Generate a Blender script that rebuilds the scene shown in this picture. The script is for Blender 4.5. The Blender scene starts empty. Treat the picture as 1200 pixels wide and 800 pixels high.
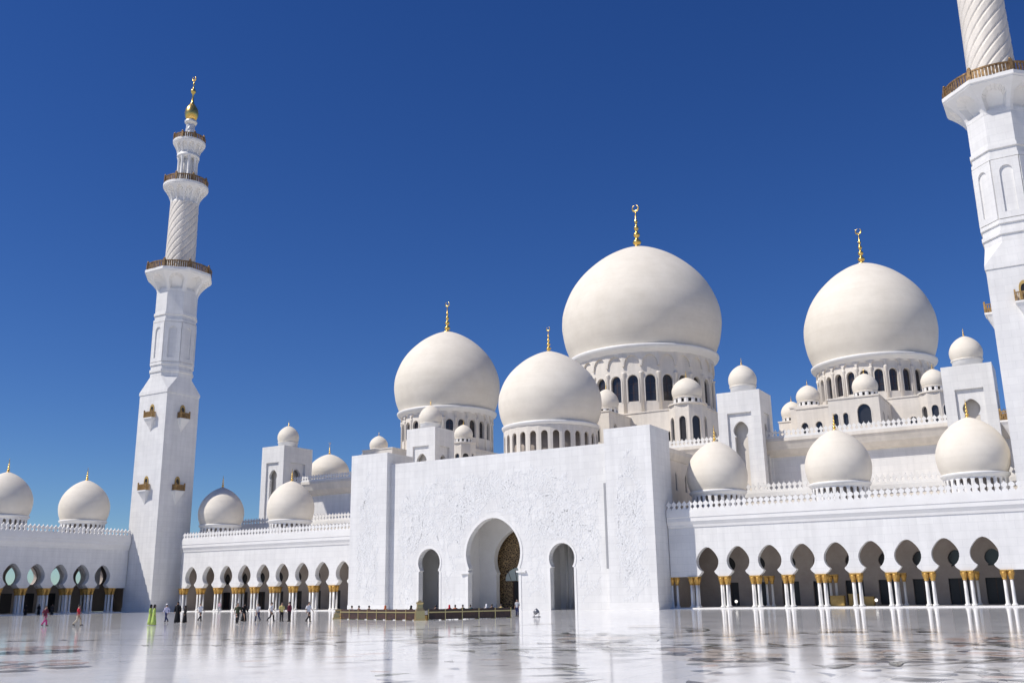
import bpy, math, random
from mathutils import Vector, Matrix
from mathutils.geometry import tessellate_polygon
PI = math.pi
sc = bpy.context.scene
COL = sc.collection
sin, cos, rad = math.sin, math.cos, math.radians

# ------------------------------------------------------------------ camera
a, p, r = rad(30.5), rad(14.7), rad(.84)
F = Vector((-sin(a)*cos(p), cos(a)*cos(p), sin(p)))
R0 = Vector((cos(a), sin(a), 0)); U0 = R0.cross(F)
Rv = cos(r)*R0 - sin(r)*U0; Uv = sin(r)*R0 + cos(r)*U0
cd = bpy.data.cameras.new('camera'); cam = bpy.data.objects.new('camera', cd); COL.objects.link(cam)
cam.matrix_world = Matrix(((Rv.x, Uv.x, -F.x, 0), (Rv.y, Uv.y, -F.y, -125), (Rv.z, Uv.z, -F.z, 2.1), (0, 0, 0, 1)))
cd.sensor_width = 36; cd.lens = 1130/1200*36; cd.clip_end = 12000; cd.clip_start = .2
sc.camera = cam

# ------------------------------------------------------------------ sky, sun, exposure
SUN = Vector((-.85, -1, 1.66)).normalized()
w = bpy.data.worlds.new('World'); sc.world = w; w.use_nodes = True
nt = w.node_tree; bg = nt.nodes['Background']
sky = nt.nodes.new('ShaderNodeTexSky'); sky.sky_type = 'NISHITA'; sky.sun_disc = False
sky.sun_elevation = math.asin(SUN.z); sky.sun_rotation = rad(220.4)
sky.altitude = 0; sky.air_density = .9; sky.dust_density = 0; sky.ozone_density = 1.6
hs = nt.nodes.new('ShaderNodeHueSaturation'); hs.inputs['Saturation'].default_value = 1.28; hs.inputs['Hue'].default_value = .512
tn = nt.nodes.new('ShaderNodeMixRGB'); tn.blend_type = 'MULTIPLY'; tn.inputs[0].default_value = 1; tn.inputs[2].default_value = (.62, .82, 1.08, 1)
nt.links.new(sky.outputs[0], hs.inputs['Color']); nt.links.new(hs.outputs[0], tn.inputs[1]); nt.links.new(tn.outputs[0], bg.inputs['Color'])
bg.inputs['Strength'].default_value = .082
sd = bpy.data.lights.new('sun', 'SUN'); so = bpy.data.objects.new('sun', sd); COL.objects.link(so)
sd.energy = 4.6; sd.angle = rad(.53); sd.color = (1, .945, .86)
so.rotation_euler = SUN.to_track_quat('Z', 'Y').to_euler()
so.location = (-60, -80, 150)
sc.view_settings.view_transform = 'Standard'; sc.view_settings.look = 'None'
sc.view_settings.exposure = 0; sc.view_settings.gamma = 1
sc.cycles.max_bounces = 8; sc.cycles.diffuse_bounces = 5; sc.cycles.glossy_bounces = 4

# ------------------------------------------------------------------ materials
def mat(name, color, rough=.6, metal=0, spec=.5, fn=None):
    m = bpy.data.materials.new(name); m.use_nodes = True
    b = m.node_tree.nodes['Principled BSDF']
    b.inputs['Base Color'].default_value = (*color, 1); b.inputs['Roughness'].default_value = rough
    b.inputs['Metallic'].default_value = metal; b.inputs['Specular IOR Level'].default_value = spec
    if fn: fn(m.node_tree, b)
    return m
def N(nt, t, **k):
    n = nt.nodes.new(t)
    for q, v in k.items():
        if q in n.inputs: n.inputs[q].default_value = v
        else: setattr(n, q, v)
    return n
def wallcoord(nt):      # world position folded so that x+y runs along the wall and z up
    g = N(nt, 'ShaderNodeNewGeometry'); s = N(nt, 'ShaderNodeSeparateXYZ'); nt.links.new(g.outputs['Position'], s.inputs[0])
    ad = N(nt, 'ShaderNodeMath', operation='ADD'); nt.links.new(s.outputs[0], ad.inputs[0]); nt.links.new(s.outputs[1], ad.inputs[1])
    c = N(nt, 'ShaderNodeCombineXYZ'); nt.links.new(ad.outputs[0], c.inputs[0]); nt.links.new(s.outputs[2], c.inputs[1])
    return g.outputs['Position'], c.outputs[0]
def stone(c1, c2, joint, bw=1.3, bh=.65, vs=.25, dirt=.12):
    def fn(nt, b):
        pos, wc = wallcoord(nt)
        br = N(nt, 'ShaderNodeTexBrick', Scale=1.0); br.inputs['Mortar Size'].default_value = .018
        br.inputs['Brick Width'].default_value = bw; br.inputs['Row Height'].default_value = bh
        br.inputs['Color1'].default_value = (*c1, 1); br.inputs['Color2'].default_value = (*c2, 1); br.inputs['Mortar'].default_value = (*joint, 1)
        br.inputs['Mortar Smooth'].default_value = .3
        nt.links.new(wc, br.inputs['Vector'])
        no = N(nt, 'ShaderNodeTexNoise', Scale=vs, Detail=6.0, Roughness=.65); nt.links.new(pos, no.inputs['Vector'])
        st = N(nt, 'ShaderNodeMapping'); st.inputs['Scale'].default_value = (1.6, 1.6, .12); nt.links.new(pos, st.inputs[0])
        n2 = N(nt, 'ShaderNodeTexNoise', Scale=.8, Detail=4.0); nt.links.new(st.outputs[0], n2.inputs['Vector'])
        mx = N(nt, 'ShaderNodeMath', operation='MULTIPLY'); nt.links.new(no.outputs[0], mx.inputs[0]); nt.links.new(n2.outputs[0], mx.inputs[1])
        mr = N(nt, 'ShaderNodeMapRange'); mr.inputs[1].default_value = .15; mr.inputs[2].default_value = .38
        mr.inputs[3].default_value = 1-dirt; mr.inputs[4].default_value = 1
        nt.links.new(mx.outputs[0], mr.inputs[0])
        mm = N(nt, 'ShaderNodeMixRGB', blend_type='MULTIPLY'); mm.inputs[0].default_value = 1
        nt.links.new(br.outputs[0], mm.inputs[1]); nt.links.new(mr.outputs[0], mm.inputs[2]); nt.links.new(mm.outputs[0], b.inputs['Base Color'])
        bu = N(nt, 'ShaderNodeBump'); bu.inputs['Strength'].default_value = .25; bu.inputs['Distance'].default_value = .02
        nt.links.new(br.outputs['Fac'], bu.inputs['Height']); bu.invert = True; nt.links.new(bu.outputs[0], b.inputs['Normal'])
    return fn
def mottled(c1, c2, sc_=.35, bump=.0):
    def fn(nt, b):
        g = N(nt, 'ShaderNodeNewGeometry'); no = N(nt, 'ShaderNodeTexNoise', Scale=sc_, Detail=7.0, Roughness=.7); nt.links.new(g.outputs['Position'], no.inputs['Vector'])
        cr = N(nt, 'ShaderNodeValToRGB'); cr.color_ramp.elements[0].position = .32; cr.color_ramp.elements[1].position = .68
        cr.color_ramp.elements[0].color = (*c1, 1); cr.color_ramp.elements[1].color = (*c2, 1)
        nt.links.new(no.outputs[0], cr.inputs[0]); nt.links.new(cr.outputs[0], b.inputs['Base Color'])
        if bump:
            n2 = N(nt, 'ShaderNodeTexNoise', Scale=3.0, Detail=3.0); nt.links.new(g.outputs['Position'], n2.inputs['Vector'])
            bu = N(nt, 'ShaderNodeBump'); bu.inputs['Strength'].default_value = bump; bu.inputs['Distance'].default_value = .05
            nt.links.new(n2.outputs[0], bu.inputs['Height']); nt.links.new(bu.outputs[0], b.inputs['Normal'])
    return fn
def domecoat(nt, b):    # small marble tiles in rings, faintly uneven
    tc = N(nt, 'ShaderNodeTexCoord'); s = N(nt, 'ShaderNodeSeparateXYZ'); nt.links.new(tc.outputs['Object'], s.inputs[0])
    no = N(nt, 'ShaderNodeTexNoise', Scale=.3, Detail=7.0, Roughness=.7); nt.links.new(tc.outputs['Object'], no.inputs['Vector'])
    mp = N(nt, 'ShaderNodeMapping'); mp.inputs['Scale'].default_value = (.15, .15, 2.2); nt.links.new(tc.outputs['Object'], mp.inputs[0])
    n2 = N(nt, 'ShaderNodeTexNoise', Scale=1.0, Detail=3.0); nt.links.new(mp.outputs[0], n2.inputs['Vector'])
    mx = N(nt, 'ShaderNodeMixRGB', blend_type='MIX'); mx.inputs[0].default_value = .25
    nt.links.new(no.outputs[0], mx.inputs[1]); nt.links.new(n2.outputs[0], mx.inputs[2])
    cr = N(nt, 'ShaderNodeValToRGB'); cr.color_ramp.elements[0].position = .35; cr.color_ramp.elements[1].position = .62
    cr.color_ramp.elements[0].color = (.69, .635, .545, 1); cr.color_ramp.elements[1].color = (.765, .71, .62, 1)
    nt.links.new(mx.outputs[0], cr.inputs[0]); nt.links.new(cr.outputs[0], b.inputs['Base Color'])
    wv = N(nt, 'ShaderNodeMath', operation='PINGPONG'); wv.inputs[1].default_value = .35; nt.links.new(s.outputs[2], wv.inputs[0])
    bu = N(nt, 'ShaderNodeBump'); bu.inputs['Strength'].default_value = .12; bu.inputs['Distance'].default_value = .02
    nt.links.new(wv.outputs[0], bu.inputs['Height']); nt.links.new(bu.outputs[0], b.inputs['Normal'])
def floorfn(nt, b):
    g = N(nt, 'ShaderNodeNewGeometry')
    br = N(nt, 'ShaderNodeTexBrick', Scale=1.0); br.offset = 0
    br.inputs['Mortar Size'].default_value = .009; br.inputs['Brick Width'].default_value = 1.2; br.inputs['Row Height'].default_value = 1.2
    br.inputs['Color1'].default_value = (.80, .79, .78, 1); br.inputs['Color2'].default_value = (.75, .745, .74, 1); br.inputs['Mortar'].default_value = (.42, .42, .43, 1)
    nt.links.new(g.outputs['Position'], br.inputs['Vector'])
    no = N(nt, 'ShaderNodeTexNoise', Scale=.12, Detail=6.0, Roughness=.6, Distortion=1.2); nt.links.new(g.outputs['Position'], no.inputs['Vector'])
    mr = N(nt, 'ShaderNodeMapRange'); mr.inputs[1].default_value = .35; mr.inputs[2].default_value = .65; mr.inputs[3].default_value = .86; mr.inputs[4].default_value = 1.05
    nt.links.new(no.outputs[0], mr.inputs[0])
    mm = N(nt, 'ShaderNodeMixRGB', blend_type='MULTIPLY'); mm.inputs[0].default_value = 1
    nt.links.new(br.outputs[0], mm.inputs[1]); nt.links.new(mr.outputs[0], mm.inputs[2]); nt.links.new(mm.outputs[0], b.inputs['Base Color'])
    n3 = N(nt, 'ShaderNodeTexNoise', Scale=.5, Detail=3.0); nt.links.new(g.outputs['Position'], n3.inputs['Vector'])
    r2 = N(nt, 'ShaderNodeMapRange'); r2.inputs[3].default_value = .05; r2.inputs[4].default_value = .12; nt.links.new(n3.outputs[0], r2.inputs[0])
    nt.links.new(r2.outputs[0], b.inputs['Roughness'])
    n4 = N(nt, 'ShaderNodeTexNoise', Scale=.9, Detail=2.0); nt.links.new(g.outputs['Position'], n4.inputs['Vector'])
    bu = N(nt, 'ShaderNodeBump'); bu.inputs['Strength'].default_value = .05; bu.inputs['Distance'].default_value = .02
    nt.links.new(n4.outputs[0], bu.inputs['Height']); nt.links.new(bu.outputs[0], b.inputs['Normal'])
def lattice(nt, b):
    pos, wc = wallcoord(nt)
    vo = N(nt, 'ShaderNodeTexVoronoi', Scale=3.2, feature='DISTANCE_TO_EDGE'); nt.links.new(wc, vo.inputs['Vector'])
    cr = N(nt, 'ShaderNodeValToRGB'); cr.color_ramp.elements[0].position = .03; cr.color_ramp.elements[1].position = .14
    cr.color_ramp.elements[0].color = (.40, .28, .14, 1); cr.color_ramp.elements[1].color = (.07, .045, .03, 1)
    nt.links.new(vo.outputs['Distance'], cr.inputs[0]); nt.links.new(cr.outputs[0], b.inputs['Base Color'])

M = dict(
 wall=mat('white_marble', (.8, .8, .8), .5, fn=stone((.80, .79, .77), (.76, .75, .735), (.66, .655, .64), 1.9, .95)),
 trim=mat('carved_marble', (.8, .79, .77), .5, fn=mottled((.74, .725, .70), (.80, .79, .77), .6)),
 upper=mat('cream_marble', (.76, .74, .70), .55, fn=stone((.78, .725, .65), (.765, .71, .635), (.70, .65, .58), 1.9, .95, dirt=.16)),
 dome=mat('dome_marble', (.7, .67, .6), .72, 0, .3, fn=domecoat),
 inner=mat('shade_toned_stone', (.42, .37, .33), .7, fn=mottled((.31, .265, .235), (.40, .35, .315), .5)),  # same marble, browned in its base colour to stand for interior shade
 relief=mat('carved_inlay', (.76, .76, .755), .55, fn=mottled((.72, .715, .705), (.79, .79, .785), 1.5)),
 gold=mat('gilded_metal', (.83, .55, .16), .28, .9),
 capgold=mat('gilded_capital', (.70, .42, .10), .42, .55, fn=mottled((.42, .22, .05), (.72, .46, .13), 5.)),
 railing=mat('bronze_railing', (.42, .24, .10), .4, .5, fn=mottled((.10, .055, .03), (.50, .31, .13), 2.5)),
 silver=mat('polished_mosaic', (.72, .71, .68), .3, .25),
 glass=mat('dark_glass', (.035, .035, .04), .15, 0, .6),
 glassp=mat('pale_glass', (.45, .52, .50), .2),
 dark=mat('dark_doorway', (.015, .014, .016), .4),
 lattice=mat('gilded_lattice', (.3, .2, .1), .4, .2, fn=lattice),
balcony=mat('balcony_timber', (.42, .24, .08), .5, .3, fn=mottled((.16, .09, .04), (.52, .33, .12), 3.)),
 wood=mat('dark_wood', (.09, .045, .025), .45, fn=mottled((.03, .015, .01), (.08, .035, .022), 3.)),
 brass=mat('brass', (.62, .47, .22), .35, .8),
 floor=mat('polished_floor_marble', (.6, .6, .6), .08, 0, .28, fn=floorfn),
 sand=mat('pale_sand', (.42, .38, .31), .9, fn=mottled((.36, .32, .26), (.46, .42, .34), .05)),
 lamp=mat('lamp_globe', (.9, .9, .88), .3),
 steel=mat('grey_steel', (.25, .25, .26), .4, .6),
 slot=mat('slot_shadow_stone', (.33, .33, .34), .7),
 ochre=mat('ochre_panel', (.42, .29, .08), .5, fn=mottled((.34, .22, .06), (.50, .35, .12), 2.)),
)
M['lamp'].node_tree.nodes['Principled BSDF'].inputs['Emission Color'].default_value = (1, .95, .88, 1)
M['lamp'].node_tree.nodes['Principled BSDF'].inputs['Emission Strength'].default_value = 1.2

# ------------------------------------------------------------------ mesh helpers
class MB:
    def __init__(s): s.v = []; s.f = []; s.m = []; s.sm = []
    def add(s, vs, fs, mi=0, smooth=False):
        o = len(s.v); s.v += [tuple(x) for x in vs]
        for f in fs: s.f.append([i+o for i in f]); s.m.append(mi); s.sm.append(smooth)
    def box(s, x0, x1, y0, y1, z0, z1, mi=0, T=None):
        vs = [(x, y, z) for z in (z0, z1) for y in (y0, y1) for x in (x0, x1)]
        if T: vs = [T(*q) for q in vs]
        s.add(vs, [(0, 2, 3, 1), (4, 5, 7, 6), (0, 1, 5, 4), (2, 6, 7, 3), (0, 4, 6, 2), (1, 3, 7, 5)], mi)
    def prism(s, polys, d0, d1, T, mi=0, back=True):   # polys in (u,z): outline then holes; T(u,d,z)
        tri = tessellate_polygon([[Vector((u, z, 0)) for u, z in q] for q in polys])
        flat = [q for pl in polys for q in pl]; n = len(flat)
        s.add([T(u, d0, z) for u, z in flat] + [T(u, d1, z) for u, z in flat],
              [tuple(t) for t in tri] + ([tuple(i+n for i in reversed(t)) for t in tri] if back else []), mi)
        k = 0
        for pl in polys:
            m = len(pl); vs = [T(u, d0, z) for u, z in pl] + [T(u, d1, z) for u, z in pl]
            s.add(vs, [(i, (i+1) % m, (i+1) % m+m, i+m) for i in range(m)], mi)
    def lathe(s, prof, n=32, c=(0, 0), mi=0, smooth=True, fn=None, caps=True):
        vs = []; L = len(prof)
        for j, (rr, z) in enumerate(prof):
            for i in range(n):
                t = 2*PI*i/n; q = rr*(fn(t, z) if fn else 1)
                vs.append((c[0]+q*cos(t), c[1]+q*sin(t), z))
        fs = [(j*n+i, j*n+(i+1) % n, (j+1)*n+(i+1) % n, (j+1)*n+i) for j in range(L-1) for i in range(n)]
        s.add(vs, fs, mi, smooth)
        if caps:
            s.add([vs[i] for i in range(n)], [tuple(reversed(range(n)))], mi)
            s.add(vs[-n:], [tuple(range(n))], mi)
    def tube(s, pts, rads, n=8, mi=0, sq=1.0, smooth=True):
        pts = [Vector(q) for q in pts]; vs = []
        for i, q in enumerate(pts):
            d = (pts[min(i+1, len(pts)-1)]-pts[max(i-1, 0)]).normalized()
            up = Vector((0, 1, 0)) if abs(d.z) > .9 else Vector((0, 0, 1))
            x = d.cross(up).normalized(); y = x.cross(d).normalized()
            for k in range(n):
                t = 2*PI*k/n; vs.append(q + rads[i]*(x*cos(t)+y*sin(t)*sq))
        L = len(pts)
        s.add(vs, [(j*n+i, j*n+(i+1) % n, (j+1)*n+(i+1) % n, (j+1)*n+i) for j in range(L-1) for i in range(n)], mi, smooth)
        s.add(vs[:n], [tuple(range(n))], mi); s.add(vs[-n:], [tuple(reversed(range(n)))], mi)
    def sweep(s, prof, u0, u1, T, mi=0):               # closed profile (d,z) swept along u
        n = len(prof)
        vs = [T(u0, d, z) for d, z in prof] + [T(u1, d, z) for d, z in prof]
        s.add(vs, [(i, (i+1) % n, (i+1) % n+n, i+n) for i in range(n)], mi)
        tri = tessellate_polygon([[Vector((d, z, 0)) for d, z in prof]])
        s.add([T(u0, d, z) for d, z in prof], [tuple(t) for t in tri], mi)
        s.add([T(u1, d, z) for d, z in prof], [tuple(t) for t in tri], mi)
    def ball(s, c, rx, ry=None, rz=None, n=14, mi=0):
        ry = ry or rx; rz = rz or rx; vs = []; k = n//2
        for j in range(k+1):
            ph = PI*j/k
            for i in range(n):
                t = 2*PI*i/n; vs.append((c[0]+rx*sin(ph)*cos(t), c[1]+ry*sin(ph)*sin(t), c[2]-rz*cos(ph)))
        s.add(vs, [(j*n+i, j*n+(i+1) % n, (j+1)*n+(i+1) % n, (j+1)*n+i) for j in range(k) for i in range(n)], mi, True)
    def mesh(s, name, mats):
        me = bpy.data.meshes.new(name); me.from_pydata(s.v, [], s.f)
        for mm in (mats if isinstance(mats, (list, tuple)) else [mats]): me.materials.append(mm)
        me.polygons.foreach_set('material_index', s.m); me.polygons.foreach_set('use_smooth', s.sm)
        me.validate(); me.update()
        import bmesh
        b = bmesh.new(); b.from_mesh(me); bmesh.ops.remove_doubles(b, verts=b.verts, dist=.0004)
        bmesh.ops.recalc_face_normals(b, faces=b.faces); b.to_mesh(me); b.free()
        for pl in me.polygons: pass
        return me
def wloc(o):
    v = Vector((0, 0, 0))
    while o: v += o.location; o = o.parent
    return v
def obj(name, me, parent=None, at=(0, 0, 0), rz=0):     # 'at' is a world position (parents never rotate)
    if isinstance(me, tuple): me = me[0].mesh(name, me[1])
    o = bpy.data.objects.new(name, me); COL.objects.link(o); o.parent = parent
    o.location = Vector(at) - (wloc(parent) if parent else Vector((0, 0, 0))); o.rotation_euler.z = rz
    return o
def tag(o, label=None, cat=None, group=None, kind=None):
    for k, v in (('label', label), ('category', cat), ('group', group), ('kind', kind)):
        if v: o[k] = v
    return o
def thing(name, at, label, cat, group=None):
    return tag(obj(name, None, None, at), label, cat, group)
def copy_tree(o, parent=None):
    c = o.copy(); COL.objects.link(c); c.parent = parent
    for ch in list(o.children): copy_tree(ch, c)
    return c
ID = lambda u, d, z: (u, d, z)

def horseshoe(cx, zc, R, apex, neck, bottom_half, z_bottom, flare=0, n=20):
    """opening outline from bottom right, up and round, to bottom left (u,z)"""
    an = math.acos(neck/R); th0 = -an
    pts = [(cx+bottom_half, z_bottom)]
    zn = zc - R*sin(an)
    if flare: pts.append((cx+neck*1.0+(bottom_half-neck)*.25, z_bottom+(zn-z_bottom)*.6))
    else: pts += [(cx+bottom_half, zn-.25*R*.3), (cx+neck, zn-.02)]
    for i in range(n+1):
        t = th0 + (PI-2*th0)*i/n
        x = R*cos(t); z = R*sin(t); k = max(0, sin(t))
        z += (apex-zc-R)*k**4; x *= 1 - .10*max(0, k-.3)*(apex-zc-R)/R*3
        pts.append((cx+x, zc+z))
    if flare: pts.append((cx-neck-(bottom_half-neck)*.25, z_bottom+(zn-z_bottom)*.6))
    else: pts += [(cx-neck, zn-.02), (cx-bottom_half, zn-.25*R*.3)]
    pts.append((cx-bottom_half, z_bottom))
    return pts
def arched(cx, z0, half, z1, n=8):       # plain arched opening
    zs = z1-half*1.15
    pts = [(cx+half, z0), (cx+half, zs)]
    for i in range(1, n): t = PI*i/n; pts.append((cx+half*cos(t), zs+(z1-zs)*sin(t)))
    return pts + [(cx-half, zs), (cx-half, z0)]

# ------------------------------------------------------------------ domes, finials
def dome_profile(R, H, n=34):
    pts = []
    key = [(0, .875), (.06, .915), (.15, .965), (.26, .995), (.33, 1.0), (.42, .985), (.52, .935), (.62, .86), (.72, .745), (.81, .60), (.88, .455), (.94, .285), (.975, .15), (1.0, .03)]
    def cr(i, t):
        p0, p1, p2, p3 = [key[min(max(i+k, 0), len(key)-1)] for k in (-1, 0, 1, 2)]
        return [.5*((2*p1[q])+(-p0[q]+p2[q])*t+(2*p0[q]-5*p1[q]+4*p2[q]-p3[q])*t*t+(-p0[q]+3*p1[q]-3*p2[q]+p3[q])*t**3) for q in (0, 1)]
    for i in range(len(key)-1):
        for k in range(4):
            h, rr = cr(i, k/4); pts.append((R*rr, H*h))
    pts.append((R*.03, H)); return pts
def finial_mb(h, ring=True):
    mb = MB()
    prof = [(.17, -.03), (.13, .01), (.06, .03), (.045, .07), (.075, .09), (.095, .13), (.075, .17), (.04, .19), (.035, .24), (.062, .27), (.072, .30), (.062, .33), (.03, .35), (.026, .40),
            (.048, .43), (.052, .46), (.044, .49), (.022, .51), (.02, .56), (.036, .59), (.036, .62), (.016, .65), (.014, .80), (.008, .84)]
    mb.lathe([(q*h, z*h) for q, z in prof], 14)
    if ring:
        n = 20; R = .07*h; c = .915*h; vs = []; fs = []
        for i in range(n):
            t = PI/2+.35+(2*PI-.7)*i/(n-1); th = .022*h*(.25+sin(PI*i/(n-1)))
            for k in range(6):
                q = 2*PI*k/6; rr = R+th*cos(q)*.8; vs.append((rr*cos(t), th*.6*sin(q), c+rr*sin(t)))
        fs = [(j*6+i, j*6+(i+1) % 6, (j+1)*6+(i+1) % 6, (j+1)*6+i) for j in range(n-1) for i in range(6)]
        mb.add(vs, fs, 0, True)
    return mb
def facet_T(ang, rr, cx=0, cy=0):        # panel frame on a round drum: u along tangent, d inward, z up
    ca, sa = cos(ang), sin(ang)
    return lambda u, d, z: (cx+(rr-d)*ca-u*sa, cy+(rr-d)*sa+u*ca, z)
def drum(parent, c, R, z0, z1, n, win, wz0, wz1, hood=True, m='upper'):
    """round drum of n panels, each with an arched window and a hood arch under the collar"""
    mb = MB(); r2 = R*.845; r1 = r2+.022*R
    hw = r1*math.tan(PI/n); ri = r2
    for i in range(n):
        T = facet_T(2*PI*(i+.5)/n, ri)
        g = ri*math.tan(PI/n)
        mb.prism([[(-g, z0), (g, z0), (g, z1), (-g, z1)], arched(0, wz0, g*win, wz1)], 0, .55, T, 0, False)
        # raised surround
        o = arched(0, wz0-.1, g*(win+.16), wz1+g*.22); ii = arched(0, wz0-.05, g*(win+.02), wz1+.03)
        mb.prism([o+list(reversed(ii))], -.10, 0, T, 0, False)
        if hood:
            T2 = facet_T(2*PI*(i+.5)/n, r1)
            g2 = hw; zb = wz1+(z1-wz1)*.38
            k = 10; ar = [(g2*.86*cos(PI*j/k), zb+(z1-zb)*.62*sin(PI*j/k)) for j in range(k+1)]
            mb.prism([[(-g2, z1), (-g2, zb-.25), (-g2*.86, zb-.25)]+list(reversed(ar))+[(g2*.86, zb-.25), (g2, zb-.25), (g2, z1)]], 0, r1-r2+.02, T2, 0, False)
        # pilaster
        t = 2*PI*i/n; mb.lathe([(.16*g+.05, z0), (.14*g+.05, wz1-.1), (.24*g+.05, wz1+.2), (.24*g+.05, wz1+.5)], 8, ((ri+.05)*cos(t), (ri+.05)*sin(t)))
    d = obj('drum', (mb, M[m]), parent, c)
    wm = MB(); g = ri*math.tan(PI/n)
    hwid = g*win
    T = lambda u, d_, z: (-d_, u, z)
    wm.prism([arched(0, wz0, hwid*1.04, wz1+.03)], 0, .06, T)
    wm.box(-.05, .02, -.05, .05, wz0, wz1-.1, 1)
    for q in (.33, .66): wm.box(-.05, .02, -hwid, hwid, wz0+(wz1-wz0)*q, wz0+(wz1-wz0)*q+.08, 1)
    me = wm.mesh('window', [M['glass'], M['wood']])
    for i in range(n):
        t = 2*PI*(i+.5)/n
        obj('window', me, parent, (c[0]+(ri-.5)*cos(t), c[1]+(ri-.5)*sin(t), c[2]), t)
def dome(parent, c, R, zs, za, fh, ring=True, n=96):
    """dome skin with collar and gilded finial; c = (x,y); zs springing, za apex"""
    mb = MB(); mb.lathe([(q, z) for q, z in dome_profile(R, za-zs)], n)
    o = obj('dome', (mb, M['dome']), parent, (c[0], c[1], zs))
    k = .032*R+.1
    cb = MB(); cb.lathe([(.84*R, -2.6*k), (.86*R, -2.2*k), (.89*R, -1.5*k), (.925*R, -1.0*k), (.94*R, -.2*k), (.94*R, .25*k), (.90*R, .55*k), (.86*R, .55*k)], n)
    obj('collar', (cb, M['trim']), o, (c[0], c[1], zs))
    obj('finial', (finial_mb(fh, ring), M['gold']), o, (c[0], c[1], za-.02*fh))
    return o
def colonnade_drum(parent, c, R, z0, z1, n, m='trim', op=.42):
    mb = MB(); g = R*math.tan(PI/n)
    for i in range(n):
        T = facet_T(2*PI*i/n, R)
        mb.prism([[(-g, z0), (g, z0), (g, z1), (-g, z1)], arched(0, z0+.12*(z1-z0), g*op*1.25, z1-.12*(z1-z0))], 0, .22*g+.12, T, 0, False)
    mb.lathe([(R*.84, z0), (R*.84, z1)], n, mi=1)  # core behind the openings, shade put into its darker colour
    mb.lathe([(R*1.02, z0), (R*1.02, z0+.08*(z1-z0)), (R*.9, z0+.08*(z1-z0))], 48)
    return obj('drum', (mb, [M[m], M['inner']]), parent, (c[0], c[1], 0))

# ------------------------------------------------------------------ parapet & cornice
def merlons(mb, u0, u1, d, z, T, s=1.0, pitch=.74, solid=.25):
    shape = [(-.30, 0), (.30, 0), (.30, .12), (.15, .22), (.13, .45), (.30, .58), (.30, .78), (.17, .92), (.05, 1.02), (0, 1.2), (-.05, 1.02), (-.17, .92), (-.30, .78), (-.30, .58), (-.13, .45), (-.15, .22), (-.30, .12)]
    mb.sweep([(d-.18*s, z), (d+.18*s, z), (d+.18*s, z+solid*s), (d-.18*s, z+solid*s)], u0, u1, T)
    n = max(1, int((u1-u0)/(pitch*s))); st = (u1-u0)/n
    for i in range(n):
        cu = u0+st*(i+.5)
        mb.prism([[(cu+x*s*1.08, z+solid*s+q*s) for x, q in shape]], d-.11*s, d+.11*s, T)

# ------------------------------------------------------------------ columns
def column_mesh(s=1.0):
    mb = MB(); mb.lathe([(.30*s, .13), (.30*s, .30), (.22*s, .36), (.175*s, .42), (.16*s, 1.6), (.15*s, 3.12*s)], 14)
    cm = MB(); cm.lathe([(.18*s, 3.0*s), (.24*s, 3.06*s), (.22*s, 3.14*s), (.24*s, 3.3*s), (.34*s, 3.62*s), (.37*s, 3.78*s), (.32*s, 3.86*s), (.34*s, 3.92*s)], 24, fn=lambda tt, z: 1+.07*sin(8*tt)*(3.2*s < z < 3.85*s), smooth=False)
    cm.box(-.34*s, .34*s, -.34*s, .34*s, 3.90*s, 4.06*s)
    return mb.mesh('column', M['trim']), cm.mesh('capital', M['capgold'])
COLM = {}
def columns(parent, T, piers, dd, s=1.0, single=False):
    if s not in COLM: COLM[s] = column_mesh(s)
    a_, b_ = COLM[s]
    for u in piers:
        for du in (-.36, .36):
            for d in dd:
                q = T(u+du, d, 0); o = obj('column', a_, parent, q); obj('capital', b_, o, q)

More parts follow.
